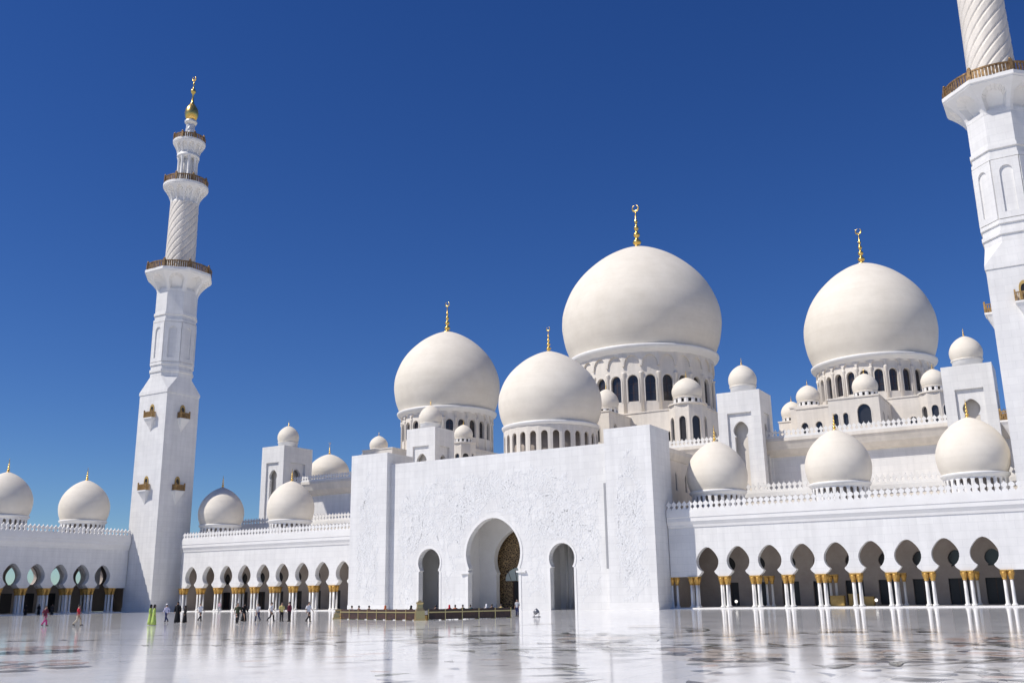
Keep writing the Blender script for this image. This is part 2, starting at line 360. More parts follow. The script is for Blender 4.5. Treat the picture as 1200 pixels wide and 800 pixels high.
# ------------------------------------------------------------------ arcade wings
def arcade(parent, T, u0, u1, centers, s=1.0, back='wall', depth=15, ends=(0, 0)):
    """T maps (u, d, z); u runs along the courtyard front"""
    step = centers[1]-centers[0]
    piers = [centers[0]-step/2] + [c+step/2 for c in centers]
    def comb(zt, zb=4.06, arch=(5.95, 1.52, 7.84, .86, 1.44)):
        out = [(u1, zb), (u1, zt), (u0, zt), (u0, zb)]
        for c in centers:
            h = horseshoe(c, *arch, zb, flare=1)
            out += list(reversed(h))
        return out
    mb = MB(); mb.prism([comb(12.5)], 0, .95, T)
    mb.box(u0, u1, .95, depth, 9.2, 12.45, 0, T)
    obj('wall', (mb, M['wall']), parent)
    mb = MB(); mb.sweep([(.02, 10.45), (-.10, 10.5), (-.16, 10.8), (-.34, 11.15), (-.40, 11.25), (-.40, 11.75), (-.47, 11.8), (-.47, 12.6), (.3, 12.6), (.3, 12.52), (.02, 12.52)], u0, u1, T)
    obj('cornice', (mb, M['trim']), parent)
    mb = MB(); merlons(mb, u0, u1, -.25, 12.6, T)
    obj('parapet', (mb, M['trim']), parent)
    mb = MB(); mb.box(u0-.2, u1+.2, -.75, depth, -.05, .13, 0, T)
    obj('plinth', (mb, M['trim']), parent)
    columns(parent, T, piers, (.13, .83), s)
    for e in ends:
        if e: columns(parent, T, [e], (.48,), s)
    if back == 'wall':
        mb = MB()
        holes = []
        for i, c in enumerate(centers):
            holes.append(horseshoe(c+.1, 5.7, .92, 6.75, .55, .62, 4.75, n=14))
            holes.append([(c-1.05, .13), (c+1.25, .13), (c+1.25, 3.3), (c-1.05, 3.3)])
        holes = [h for h in holes]
        mb.prism([[(u0, .1), (u1, .1), (u1, 9.2), (u0, 9.2)]]+[[(x, max(z, .2)) for x, z in h] for h in holes], 8.5, 9.1, T)
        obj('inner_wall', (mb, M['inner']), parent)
        for i, c in enumerate(centers):
            mb = MB(); mb.box(c-1.1, c+1.3, 9.0, 9.06, .15, 3.35, 0, T); mb.box(c+.05, c+.15, 8.93, 9.0, .15, 3.3, 1, T)
            obj('door', (mb, [M['dark'], M['wood']]), parent)
            mb = MB(); mb.box(c-.95, c+1.15, 9.0, 9.06, 4.6, 6.9, 0, T); obj('window', (mb, M['glass']), parent)
        # a short row of inner columns seen between the outer ones
        columns(parent, T, [c+step/2 for c in centers[1:-1:2]], (6.2,), s)
    else:
        mb = MB(); mb.prism([comb(9.25)], 7.0, 7.9, T); obj('inner_wall', (mb, M['trim']), parent)
        columns(parent, T, piers, (7.45,), s)
        mb = MB()
        u2 = u1+9
        hs_ = [q for q in [c*1.095+10.7+(.9, -.8, .2)[i % 3] for i, c in enumerate(centers)]+[centers[0]*1.095+10.7-4.47] if u0+2 < q < u2-2]
        mb.prism([[(u0, .1), (u2, .1), (u2, 9.2), (u0, 9.2)]]+[horseshoe(q, 6.1, 1.5, 7.9, .9, 1.05, 4.8, n=16) for q in hs_], 13.9, 14.8, T)
        mb.box(u1, u2, 1.6, depth, 9.2, 12.4, 0, T)
        for c in centers: mb.box(c-.9, c+1.1, 13.84, 13.9, .15, 3.4, 1, T)
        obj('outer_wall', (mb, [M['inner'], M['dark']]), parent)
    for q in (u0-.02, (u1-.4) if back == 'wall' else u1+8.6):
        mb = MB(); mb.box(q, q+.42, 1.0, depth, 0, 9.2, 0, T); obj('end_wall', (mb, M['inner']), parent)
def wing_dome(parent, x, y, s=1.0):
    R = 4.22*s
    o = dome(parent, (x, y), R, 15.5*s+(0), 22.75*s, 2.7*s, False, 64)
    mb = MB()
    colonnade_drum(o, (x, y), R*.86, 12.4*s, 15.25*s, 26)
    return o

# ------------------------------------------------------------------ ground, floor, inlay
mb = MB(); n = 64
mb.add([(3000*cos(2*PI*i/n)-60, 3000*sin(2*PI*i/n), -.12) for i in range(n)], [tuple(range(n))])
tag(obj('ground', (mb, M['sand'])), 'pale sandy ground around the courtyard', None, None, 'structure')
mb = MB(); mb.box(-182, 70, -230, 90, -.1, 0)
tag(obj('courtyard_floor', (mb, M['floor'])), 'polished white marble courtyard floor', None, None, 'structure')

rnd = random.Random(11)
def glossy(name, c, ro=.1): return mat(name, c, ro, 0, .28)
inl = [glossy('inlay_vine', (.10, .105, .07)), glossy('inlay_dark', (.055, .045, .045)), glossy('inlay_rose', (.50, .33, .26)),
       glossy('inlay_tan', (.56, .46, .38)), glossy('inlay_pale', (.56, .53, .49))]
mb = MB(); zz = [.004]
def flat(pts, mi):
    zz[0] += .00035
    mb.add([(x, y, zz[0]) for x, y in pts], [tuple(range(len(pts)))], mi)
def leaf(x, y, L, W, an, mi):
    pts = []
    for i in range(9): t = i/8; pts.append((L*t, W*sin(PI*t**.8)+.12*L*sin(PI*t)))
    for i in range(7, 0, -1): t = i/8; pts.append((L*t, -W*sin(PI*t**.8)+.12*L*sin(PI*t)))
    flat([(x+q*cos(an)-e*sin(an), y+q*sin(an)+e*cos(an)) for q, e in pts], mi)
def flower(x, y, R, mi):
    k = rnd.choice((5, 6, 8)); o = rnd.random()*6
    for j in range(k):
        an = o+2*PI*j/k
        pts = [(R*.22, 0)]
        for i in range(9): t = -1+2*i/8; pts.append((R*(.62+.38*cos(t*1.35)), R*.36*sin(t*1.5)))
        flat([(x+q*cos(an)-e*sin(an), y+q*sin(an)+e*cos(an)) for q, e in pts], mi)
        leaf(x+R*.3*cos(an), y+R*.3*sin(an), R*.55, R*.05, an, 1)
    flat([(x+R*.2*cos(2*PI*i/12), y+R*.2*sin(2*PI*i/12)) for i in range(12)], 1)
def vine(x, y, an, L, W, turn):
    st = .5; pts = [(x, y)]; ans = [an]
    for i in range(int(L/st)):
        an += turn*st + rnd.uniform(-.03, .03); turn += rnd.uniform(-.012, .012)
        x += st*cos(an); y += st*sin(an); pts.append((x, y)); ans.append(an)
        if y > -60 or y < -112: break
    nseg = len(pts); zz[0] += .00035; vs = []
    for i, ((px, py), b) in enumerate(zip(pts, ans)):
        ww = .62*W*(.35+.65*sin(PI*min(1, (i+1)/nseg*1.0)))/2
        vs += [(px-ww*sin(b), py+ww*cos(b), zz[0]), (px+ww*sin(b), py-ww*cos(b), zz[0])]
    mb.add(vs, [(2*i, 2*i+1, 2*i+3, 2*i+2) for i in range(nseg-1)], 0)
    for i in range(3, nseg-2, 4):
        if rnd.random() < .8:
            sgn = rnd.choice((-1, 1)); leaf(*pts[i], rnd.uniform(.9, 2.2), rnd.uniform(.14, .32), ans[i]+sgn*rnd.uniform(.4, 1.1), rnd.choice((0, 1, 1)))
    return pts[-1]
seeds = [(-52, -84, .3, 30, .3, .05), (-44, -92, -.2, 26, .36, .07), (-30, -90, 2.4, 24, .30, .09), (-24, -92, .2, 28, .22, .06),
         (-8, -97, .5, 22, .3, .08), (0, -88, 2.6, 28, .3, .05), (-4, -80, .1, 24, .3, -.07), (-14, -78, 2.9, 24, .3, .06),
         (-26, -80, .4, 20, .28, .09), (6, -96, 2.0, 24, .3, -.05), (-40, -82, .9, 20, .3, -.08), (-18, -86, 1.2, 18, .22, .14), (-6, -72, 3.0, 26, .3, .05), (2, -76, 2.0, 16, .26, .1)]
ends_ = [vine(*s_) for s_ in seeds]
for (x, y) in ends_: flower(x, y, rnd.uniform(.8, 1.5), rnd.choice((3, 4)))
for (x, y, R, c) in [(-31, -104.5, 2.2, 2), (-10.5, -93.5, 1.6, 3), (-12.5, -91, 1.5, 3), (-6, -92, 1.9, 3), (-2.2, -90.5, 1.8, 2), (-3, -98.5, 2, 4), (-20, -84, 1.8, 3), (-4, -82, 1.9, 2), (-40, -98, 2, 2), (-36, -89, 1.5, 4)]: flower(x, y, R, c)
for k in range(150):
    y = -106+38*rnd.random()**1.15; t_ = rnd.random()**1.6; x = 3+(y+125)*-1.15*t_
    leaf(x, y, rnd.uniform(.8, 1.9), rnd.uniform(.13, .3), rnd.uniform(0, 6.3), rnd.choice((0, 1, 1, 2)))
tag(obj('floor_inlay', (mb, inl)), 'dark vines and rose flowers inlaid in the marble floor', None, None, 'structure')

# ------------------------------------------------------------------ right and left front wings
rw = thing('arcade_wing', (-28, 0, 0), 'white arcade wing right of the entrance portal, three domes on its roof', 'arcade')
cr_ = [-44.30+4.14*i for i in range(9)]
arcade(rw, ID, -49.5, -4.0, cr_, ends=(-49.2,))
for x in (-44.4, -27.8, -11.6): wing_dome(rw, x, 6.5)
lw = thing('arcade_wing', (-122, 0, 0), 'white arcade wing between the far minaret and the entrance portal, dome half in shadow', 'arcade')
cl_ = [-141.9+4.45*i for i in range(9)]
arcade(lw, ID, -144.3, -101.3, cl_)
for x in (-142.2, -124.5): wing_dome(lw, x, 6.5)
mb = MB(); mb.prism([[(-148.2, 4.06), (-144.3, 4.06), (-144.3, 12.5), (-148.2, 12.5)]], 2.3, 3.2, ID); mb.sweep([(2.3, 10.6), (1.9, 11.2), (1.85, 12.6), (2.5, 12.6), (2.5, 10.6)], -148.2, -144.3, ID)
merlons(mb, -148.2, -144.3, 2.1, 12.6, ID)
obj('link_wall', (mb, M['wall']), lw)
columns(lw, ID, [-146.4], (2.5, 3.0))
# left lateral wing, seen in shade
sw = thing('arcade_wing', (-154.5, -30, 0), 'shaded arcade wing at the left edge with sky showing through its arches', 'arcade')
s_ = 1.06
TL = lambda u, d, z: (-154.5-d*s_, u*s_, z*s_)
arcade(sw, TL, -45, -3.8, [(-9.1-4.32*k)/s_ for k in range(8)][::-1], s_, 'arches')
for y in (-8.9, -24.6, -40.2): wing_dome(sw, -161.8, y, s_)

# ------------------------------------------------------------------ entrance portal
pt = thing('entrance_portal', (-75.2, 0, 0), 'tall white entrance block with three horseshoe doorways and carved vines, large dome behind', 'entrance')
CX = -75.3
mb = MB()
P0 = horseshoe(CX, 8.0, 4.62, 13.0, 4.1, 4.28, 0, n=28)
def side(c): return horseshoe(c, 6.95, 2.0, 9.0, 1.62, 1.86, 0, n=22)
sides = (-86.6, -64.05)
out = [(-56.5, 0), (-56.5, 22.3), (-94.1, 22.3), (-94.1, 0)]
for h in (side(sides[0]), P0, side(sides[1])): out += list(reversed(h))
mb.prism([out], -3.5, -2.5, ID)
obj('wall', (mb, M['wall']), pt)
mb = MB()   # plain raised surrounds of the doorways
def band(h0, h1, d0, d1): mb.prism([h0+list(reversed(h1))], d0, d1, ID)
band(horseshoe(CX, 8.0, 5.0, 13.5, 4.5, 4.7, 0, n=28), horseshoe(CX, 8.0, 4.625, 13.005, 4.105, 4.285, 0, n=28), -3.58, -3.5)
for c in sides: band(horseshoe(c, 6.95, 2.3, 9.4, 1.95, 2.2, 0, n=22), horseshoe(c, 6.95, 2.005, 9.005, 1.625, 1.865, 0, n=22), -3.57, -3.5)
for sg in (-1, 1): mb.box(*sorted((CX+sg*4.0, CX+sg*5.5)), -3.8, -2.4, 5.15, 5.4)
obj('doorway_surround', (mb, M['trim']), pt)
for x0, x1, dk in ((-101.3, -94.1, 0), (-56.5, -49.6, 0)):
    mb = MB(); mb.box(x0, x1, -4.5, 2.3, 0, 24.1); obj('pylon', (mb, M['wall']), pt)
    mb = MB(); mb.box(x0-.06, x1+.06, -4.56, 2.36, 0, .9); obj('skirting', (mb, M['trim']), pt)
mb = MB(); mb.box(-56.78, -56.47, -4.53, -4.49, 5.3, 16.7); obj('slot', (mb, M['slot']), pt)  # flat grey strip on the pylon face, painted as the shade of a groove
# side walls, roof and back of the block
mb = MB()
slots = [[(y-.32, 16.2), (y+.32, 16.2), (y+.32, 18.3), (y, 18.9), (y-.32, 18.3)] for y in (6.6, 10.4, 15)]
TX = lambda u, d, z: (-50.5-d, u, z)
mb.prism([[(2.3, 0), (24.5, 0), (24.5, 21.2), (2.3, 21.2)]]+slots, 0, .7, TX)
mb.box(-101, -100.2, 2.3, 24.5, 0, 21.2)
mb.box(-100.2, -51.2, -2.5, 24.5, 20.2, 21.0)
mb.box(-100.2, -51.2, 23.7, 24.5, 0, 20.2)
obj('side_wall', (mb, M['upper']), pt)
mb = MB(); mb.sweep([(-.1, 20.4), (-.5, 21.3), (-.55, 21.9), (.4, 21.9), (.4, 20.4)], 2.3, 24.5, TX); obj('cornice', (mb, M['upper']), pt)
for y in (6.6, 10.4, 15):
    mb = MB(); mb.box(-51.0, -50.95, y-.4, y+.4, 16, 19); obj('window', (mb, M['glass']), pt)
# porch interior: second arched wall, passage walls, lattice screen, door, fanlight
mb = MB()
o2 = [(-56.6, 0), (-56.6, 20.2), (-94, 20.2), (-94, 0)]
for c in sides: o2 = o2
inner = horseshoe(CX, 7.2, 3.95, 11.6, 3.45, 3.6, 0, n=24)
mb.prism([o2+list(reversed(inner))], 3.2, 4.2, ID)
for x in (-82.3, -68.3): mb.box(x-.4, x+.4, -2.5, 3.2, 0, 14)
mb.box(-94, -56.6, -2.5, 3.2, 14, 14.4)
for c in sides:
    for k in (-1, 1): mb.prism([horseshoe(c, 6.6, 1.75, 8.4, 1.4, 1.6, .1, n=16)], 3.19-.04, 3.2, ID, 0) if 0 else None
    for k in range(7): mb.lathe([(.22, 0), (.22, 9)], 10, (c-2.7+k*.85, 3.05))
obj('inner_wall', (mb, M['inner'] if 0 else M['trim']), pt)
mb = MB(); mb.box(-80.5, -70, 5.2, 5.4, 0, 12.5); obj('lattice_screen', (mb, M['lattice']), pt)
mb = MB(); mb.box(CX-1.55, CX+1.55, 5.05, 5.2, 0, 4.0); mb.box(CX-1.75, CX-1.55, 5.0, 5.2, 0, 4.1, 1); mb.box(CX+1.55, CX+1.75, 5.0, 5.2, 0, 4.1, 1); obj('door', (mb, [M['dark'], M['wood']]), pt)
mb = MB(); mb.prism([[(CX-3.0, 4.15)]+[(CX-3.0*cos(PI*i/14), 4.5+1.7*sin(PI*i/14)) for i in range(15)]+[(CX+3.0, 4.15)]], 5.0, 5.15, ID)
for q in range(-2, 3):
    mb.add([(CX+q*1.0-.05, 4.97, 4.2), (CX+q*1.0+.05, 4.97, 4.2), (CX+q*1.3+.05, 4.97, 5.7), (CX+q*1.3-.05, 4.97, 5.7)], [(0, 1, 2, 3)], 1)
obj('fanlight', (mb, [M['glassp'], M['wood']]), pt)
mb = MB()
for c in sides: mb.box(c+.3, c+2.2, 3.0, 3.1, 0, 3.9)
obj('side_passage_panel', (mb, M['dark']), pt)  # dark panel across part of each side passage
# carved vines on the face of the portal
rnd = random.Random(5)
mb = MB()
def blocked(x, z):
    if abs(x-CX) < 5.6 and z < 13.9: return (z < 8 or (x-CX)**2+(z-8)**2 < 5.9**2)
    for c in sides:
        if abs(x-c) < 2.7 and (z < 7 or (x-c)**2+(z-6.95)**2 < 2.8**2): return True
    return False
def rleaf(x, z, L, W, an, dy):
    pts = [(0, 0), (L*.3, W), (L*.7, W*.8), (L, 0), (L*.7, -W*.8), (L*.3, -W)]
    q = [(x+e*cos(an)-f*sin(an), z+e*sin(an)+f*cos(an)) for e, f in pts]
    mb.prism([q], dy-.016-.012*rnd.random(), dy, ID, 0, False)
def rvine(x, z, an, L, dy, lim):
    turn = rnd.uniform(-.5, .5); st = .42
    for i in range(int(L/st)):
        turn += rnd.uniform(-.22, .22); turn = max(-1.1, min(1.1, turn)); an += turn*st
        nx, nz = x+st*cos(an), z+st*sin(an)
        if not lim(nx, nz): break
        px, pz = -sin(an)*.035, cos(an)*.035
        mb.prism([[(x-px, z-pz), (nx-px, nz-pz), (nx+px, nz+pz), (x+px, z+pz)]], dy-.02, dy, ID, 0, False)
        for sg in (-1, 1):
            if rnd.random() < .75: rleaf(nx, nz, rnd.uniform(.2, .48), rnd.uniform(.05, .12), an+sg*rnd.uniform(.5, 1.3), dy)
        x, z = nx, nz
def lim_c(x, z):
    u = abs(x-CX)
    return u < 17.2 and .9 < z < 19.8-.11*max(0, u-7)**1.5+.6*sin(u*2.1) and not blocked(x, z)
for k in range(620):
    x, z = CX+rnd.uniform(-17, 17), 1+19*rnd.random()**.8
    if z < 7 and rnd.random() < .2: continue
    if lim_c(x, z): rvine(x, z, rnd.uniform(0, 6.28), rnd.uniform(2.5, 6), -3.5, lim_c)
for cx_ in (-53.0, -97.7):
    lim_t = lambda x, z: abs(x-cx_) < 2.1*min(1, max(0, (21.5-z)/7))**.7 and z > 1.2
    for k in range(120):
        x, z = cx_+rnd.uniform(-2, 2), rnd.uniform(1.5, 21)
        if lim_t(x, z): rvine(x, z, rnd.choice((1.2, 1.9, rnd.uniform(0, 6.28))), rnd.uniform(2, 4), -4.5, lim_t)
obj('carved_relief', (mb, M['relief']), pt)
# portal dome (B)
dB = dome(pt, (-75, 14.5), 8.6, 28.6, 41.8, 4.4, True)
colonnade_drum(dB, (-75, 14.5), 8.6*.9, 21.0, 28.0, 26, 'upper', .45)

# ------------------------------------------------------------------ prayer hall
ph = thing('prayer_hall', (-75, 50, 0), 'main prayer hall of cream marble rising behind the portal under its great domes', 'building')
for x0, x1 in ((-146, -101.2), (-50.4, -4)):
    mb = MB(); mb.box(x0, x1, 15, 27, 12.3, 15.9)
    obj('lower_wall', (mb, M['upper']), ph)
    mb = MB(); mb.sweep([(15, 14.9), (14.6, 15.3), (14.55, 15.9), (15.2, 15.9), (15.2, 14.9)], x0, x1, ID); merlons(mb, x0, x1, 14.8, 15.9, ID)
    obj('lower_parapet', (mb, M['trim']), ph)
mb = MB(); mb.box(-148, 6, 27, 85, 0, 24.3); obj('upper_wall', (mb, M['wall']), ph)
mb = MB(); mb.sweep([(27, 22.4), (26.4, 22.6), (25.6, 23.4), (25.1, 24.6), (25.0, 24.65), (25.0, 25.15), (27.2, 25.15), (27.2, 22.4)], -148, 6, ID); obj('cornice', (mb, M['upper']), ph)
mb = MB(); merlons(mb, -148, 6, 25.25, 25.15, ID, .95); obj('upper_parapet', (mb, M['trim']), ph)

for (x, R, zs, za, fh, nn, z0, w0, w1) in ((-74.0, 16.2, 47.4, 72.2, 9.8, 26, 33, 36.8, 41.9), (-29.8, 11.4, 40.7, 60.2, 7.0, 26, 30, 34.3, 38.2), (-122.2, 12.0, 41.6, 61.2, 7.4, 24, 30, 35.2, 39.0)):
    d = dome(ph, (x, 53), R, zs, za, fh)
    drum(d, (x, 53, 0), R, z0, zs-.5, nn, .60, w0, w1)
# small dome on the left terrace
d = dome(ph, (-145.2, 40), 4.5, 27.2, 33.2, 2.8, True, 64); colonnade_drum(d, (-145.2, 40), 3.95, 24.3, 26.9, 26)

def cupola(parent, x, y, z, R, H, plain=False):
    if plain:
        mb = MB(); mb.lathe([(R*.9, 0), (R*.9, .22*H), (R*.97, .26*H)], 32)
        o = obj('cupola', (mb, M['trim']), parent, (x, y, z)); zb = .24*H
    else:
        mb = MB(); n = 12; g = R*.9*math.tan(PI/n); h = .22*H
        for i in range(n): mb.prism([[(-g, 0), (g, 0), (g, h), (-g, h)], [(-g*.42, h*.25), (g*.42, h*.25), (g*.42, h*.85), (-g*.42, h*.85)]], 0, .2, facet_T(2*PI*i/n, R*.9), 0, False)
        mb.lathe([(R*.72, 0), (R*.72, h)], 16, mi=1)
        o = obj('cupola', (mb, [M['trim'], M['glass']]), parent, (x, y, z)); zb = h
    db = MB(); db.lathe([(q, zz_) for q, zz_ in dome_profile(R, H-zb)], 48); db.lathe([(R*.86, -.1), (R*.95, -.02), (R*.95, .1), (R*.86, .16)], 48)
    obj('cupola_dome', (db, M['dome']), o, (x, y, z+zb))
    obj('cupola_finial', (finial_mb(.32*H, False), M['gold']), o, (x, y, z+H-.02*H))
    return o
def wallpanel(mb, T, u0, u1, z0, z1, wins, th=.35, mi=0):
    mb.prism([[(u0, z0), (u1, z0), (u1, z1), (u0, z1)]]+[arched(c, a0, h, a1) for c, a0, h, a1 in wins], 0, th, T, mi, False)
    for c, a0, h, a1 in wins:
        mb.box(c-h-.15, c+h+.15, th-.03, th, a0-.1, a1+.1, 1, T)
        o = arched(c, a0-.02, h+.16, a1+.18); i_ = arched(c, a0, h+.02, a1+.02)
        mb.prism([o+list(reversed(i_))], -.06, 0, T, 0, False)
def block(x0, x1, y0, y1, z1, fw, sw_, z0=24.4):
    """body with arched windows on its front (fw) and right side (sw_)"""
    mb = MB(); e = .36
    mb.box(x0+e, x1-e, y0+e, y1-e, z0, z1-.02)
    wallpanel(mb, lambda u, d, z: (u, y0+d, z), x0, x1, z0, z1, fw)
    wallpanel(mb, lambda u, d, z: (x1-d, u, z), y0+.352, y1, z0, z1, sw_)
    mb.box(x0, x0+e-.01, y0+.352, y1, z0, z1)
    mb.box(x0-.12, x1+.12, y0-.12, y1+.1, z1, z1+.22)
    return obj('block', (mb, [M['upper'], M['glass']]), ph)
W = lambda c, z=26.4, h=.5, t=2.3: (c, z, h, z+t)
# centre group
block(-87.5, -57.2, 38.5, 72, 34.2, [W(-69.4+k*3, 28.0) for k in range(3)], [W(45, 27, .8, 3.5)])
b = block(-76.4, -71, 29, 38.4, 33.3, [W(-73.7, 28, .8, 3.3)], [W(31.5, 29.3, .55, 2.1), W(35.2, 29.3, .55, 2.1)])
cupola(b, -73.7, 34, 33.5, 2.25, 5.0)
b = block(-88, -82, 36.2, 42, 34.6, [W(-85, 27.6, .95, 4.6)], [W(39, 27.6, .8, 4.6)]); cupola(b, -85, 39.2, 34.8, 2.7, 5.1)
def turret(x, y, R_, z1, wn, z0=24.4):
    mb = MB(); ap = R_*cos(PI/8); g = ap*math.tan(PI/8)
    mb.lathe([(R_*.8, z0), (R_*.8, z1-.05)], 8, (x, y))
    for i in range(8):
        wallpanel(mb, facet_T(PI/4*i, ap, x, y), -g, g, z0, z1, [wn if i % 2 == 0 else (wn[0], wn[1], wn[2]*1.25, wn[3])], .3)
    mb.lathe([(R_*1.04, z1), (R_*1.04, z1+.22)], 32, (x, y), smooth=False)
    return obj('turret', (mb, [M['upper'], M['glass']]), ph)
b = turret(-60.0, 39.2, 3.4, 34.6, (0, 27.6, .6, 32.4))
cupola(b, -60.0, 39.2, 34.8, 2.75, 5.1)
# right and left groups
for cx_, dx in ((-29, 0), (-122, 2.8)):
    block(cx_-11.8, cx_+11.8, 38.6, 68, 31.9, [W(cx_+6.8), W(cx_+9.6)], [W(43), W(48)])
    block(cx_-10.8, cx_-4.1, 35.5, 38.5, 31.2, [W(cx_-9.6, 26.6, .55, 2.3), W(cx_-7.3, 26.6, .55, 2.3), W(cx_-5.0, 26.6, .55, 2.3)], [])
    b = block(cx_-4.0, cx_+3.6, 28.2, 38.5, 30.8, [W(cx_-3.0, 26.4, .38, 2.2), W(cx_-1.5, 26.4, .38, 2.2), W(cx_+1.3, 26.4, 1.0, 3.3)], [W(31, 26.4, .4, 2.3), W(35, 26.4, .4, 2.3)])
    if not dx: cupola(b, cx_+1.3, 31, 31.0, 1.95, 4.0)
    b = turret(cx_+10.3+dx, 39.6, 2.5, 32.1, (0, 27, .5, 30)); cupola(b, cx_+10.3+dx, 39.6, 32.3, 1.95, 3.9)
    b = block(cx_-12.6, cx_-8, 38.65, 43, 32.1, [], []); cupola(b, cx_-9.9, 40.8, 32.3, 2.0, 3.9)
    if not dx: b = block(cx_-15.6, cx_-12.7, 42, 50, 30.4, [], []); cupola(b, cx_-13.9, 45, 30.6, 1.9, 3.9)

def gate_tower(x, y, wx, wy, zt):
    mb = MB(); e = 1.0
    def sideface(T, hw):
        fr = [(-hw*.56, 13.2), (hw*.56, 13.2), (hw*.56, zt-3.4), (-hw*.56, zt-3.4)]
        mb.prism([[(-hw, 12.4), (hw, 12.4), (hw, zt), (-hw, zt)], fr], 0, .35, T, 0, False)
        k = hw*.56; R_ = min(k*.62, 1.35)
        ar = horseshoe(0, zt-6.2, R_, zt-6.2+R_*1.22, R_*.66, R_*.86, 14, n=20)
        mb.prism([[(-k-.02, 13.2), (k+.02, 13.2), (k+.02, zt-3.4), (-k-.02, zt-3.4)], ar], .35, e, T, 0, False)
    for k, hw, off in ((0, wx/2, wy/2), (1, wy/2, wx/2), (2, wx/2, wy/2), (3, wy/2, wx/2)):
        an = k*PI/2
        T = (lambda an, off: lambda u, d, z: (x+u*cos(an)+(off-d)*sin(an), y+u*sin(an)-(off-d)*cos(an), z))(an, off)
        sideface(T, hw if k % 2 == 0 else hw-.352)
    mb.box(x-wx/2+.01, x+wx/2-.01, y-wy/2+.01, y+wy/2-.01, zt-.3, zt+.003)
    mb.box(x-wx/2+1.6, x+wx/2-1.6, y-wy/2+1.6, y+wy/2-1.6, 12.4, zt-.3, 1)
    o = obj('corner_tower', (mb, [M['wall'], M['upper']]), ph)
    cupola(o, x, y, zt, 2.25, 4.9, True)
gate_tower(-45.4, 25.3, 6.9, 6.4, 32.7); gate_tower(-12.3, 25.3, 6.6, 6.4, 32.6)
gate_tower(-107.0, 25.3, 6.6, 6.4, 32.9); gate_tower(-145.0, 26.5, 6.2, 8.6, 32.8)

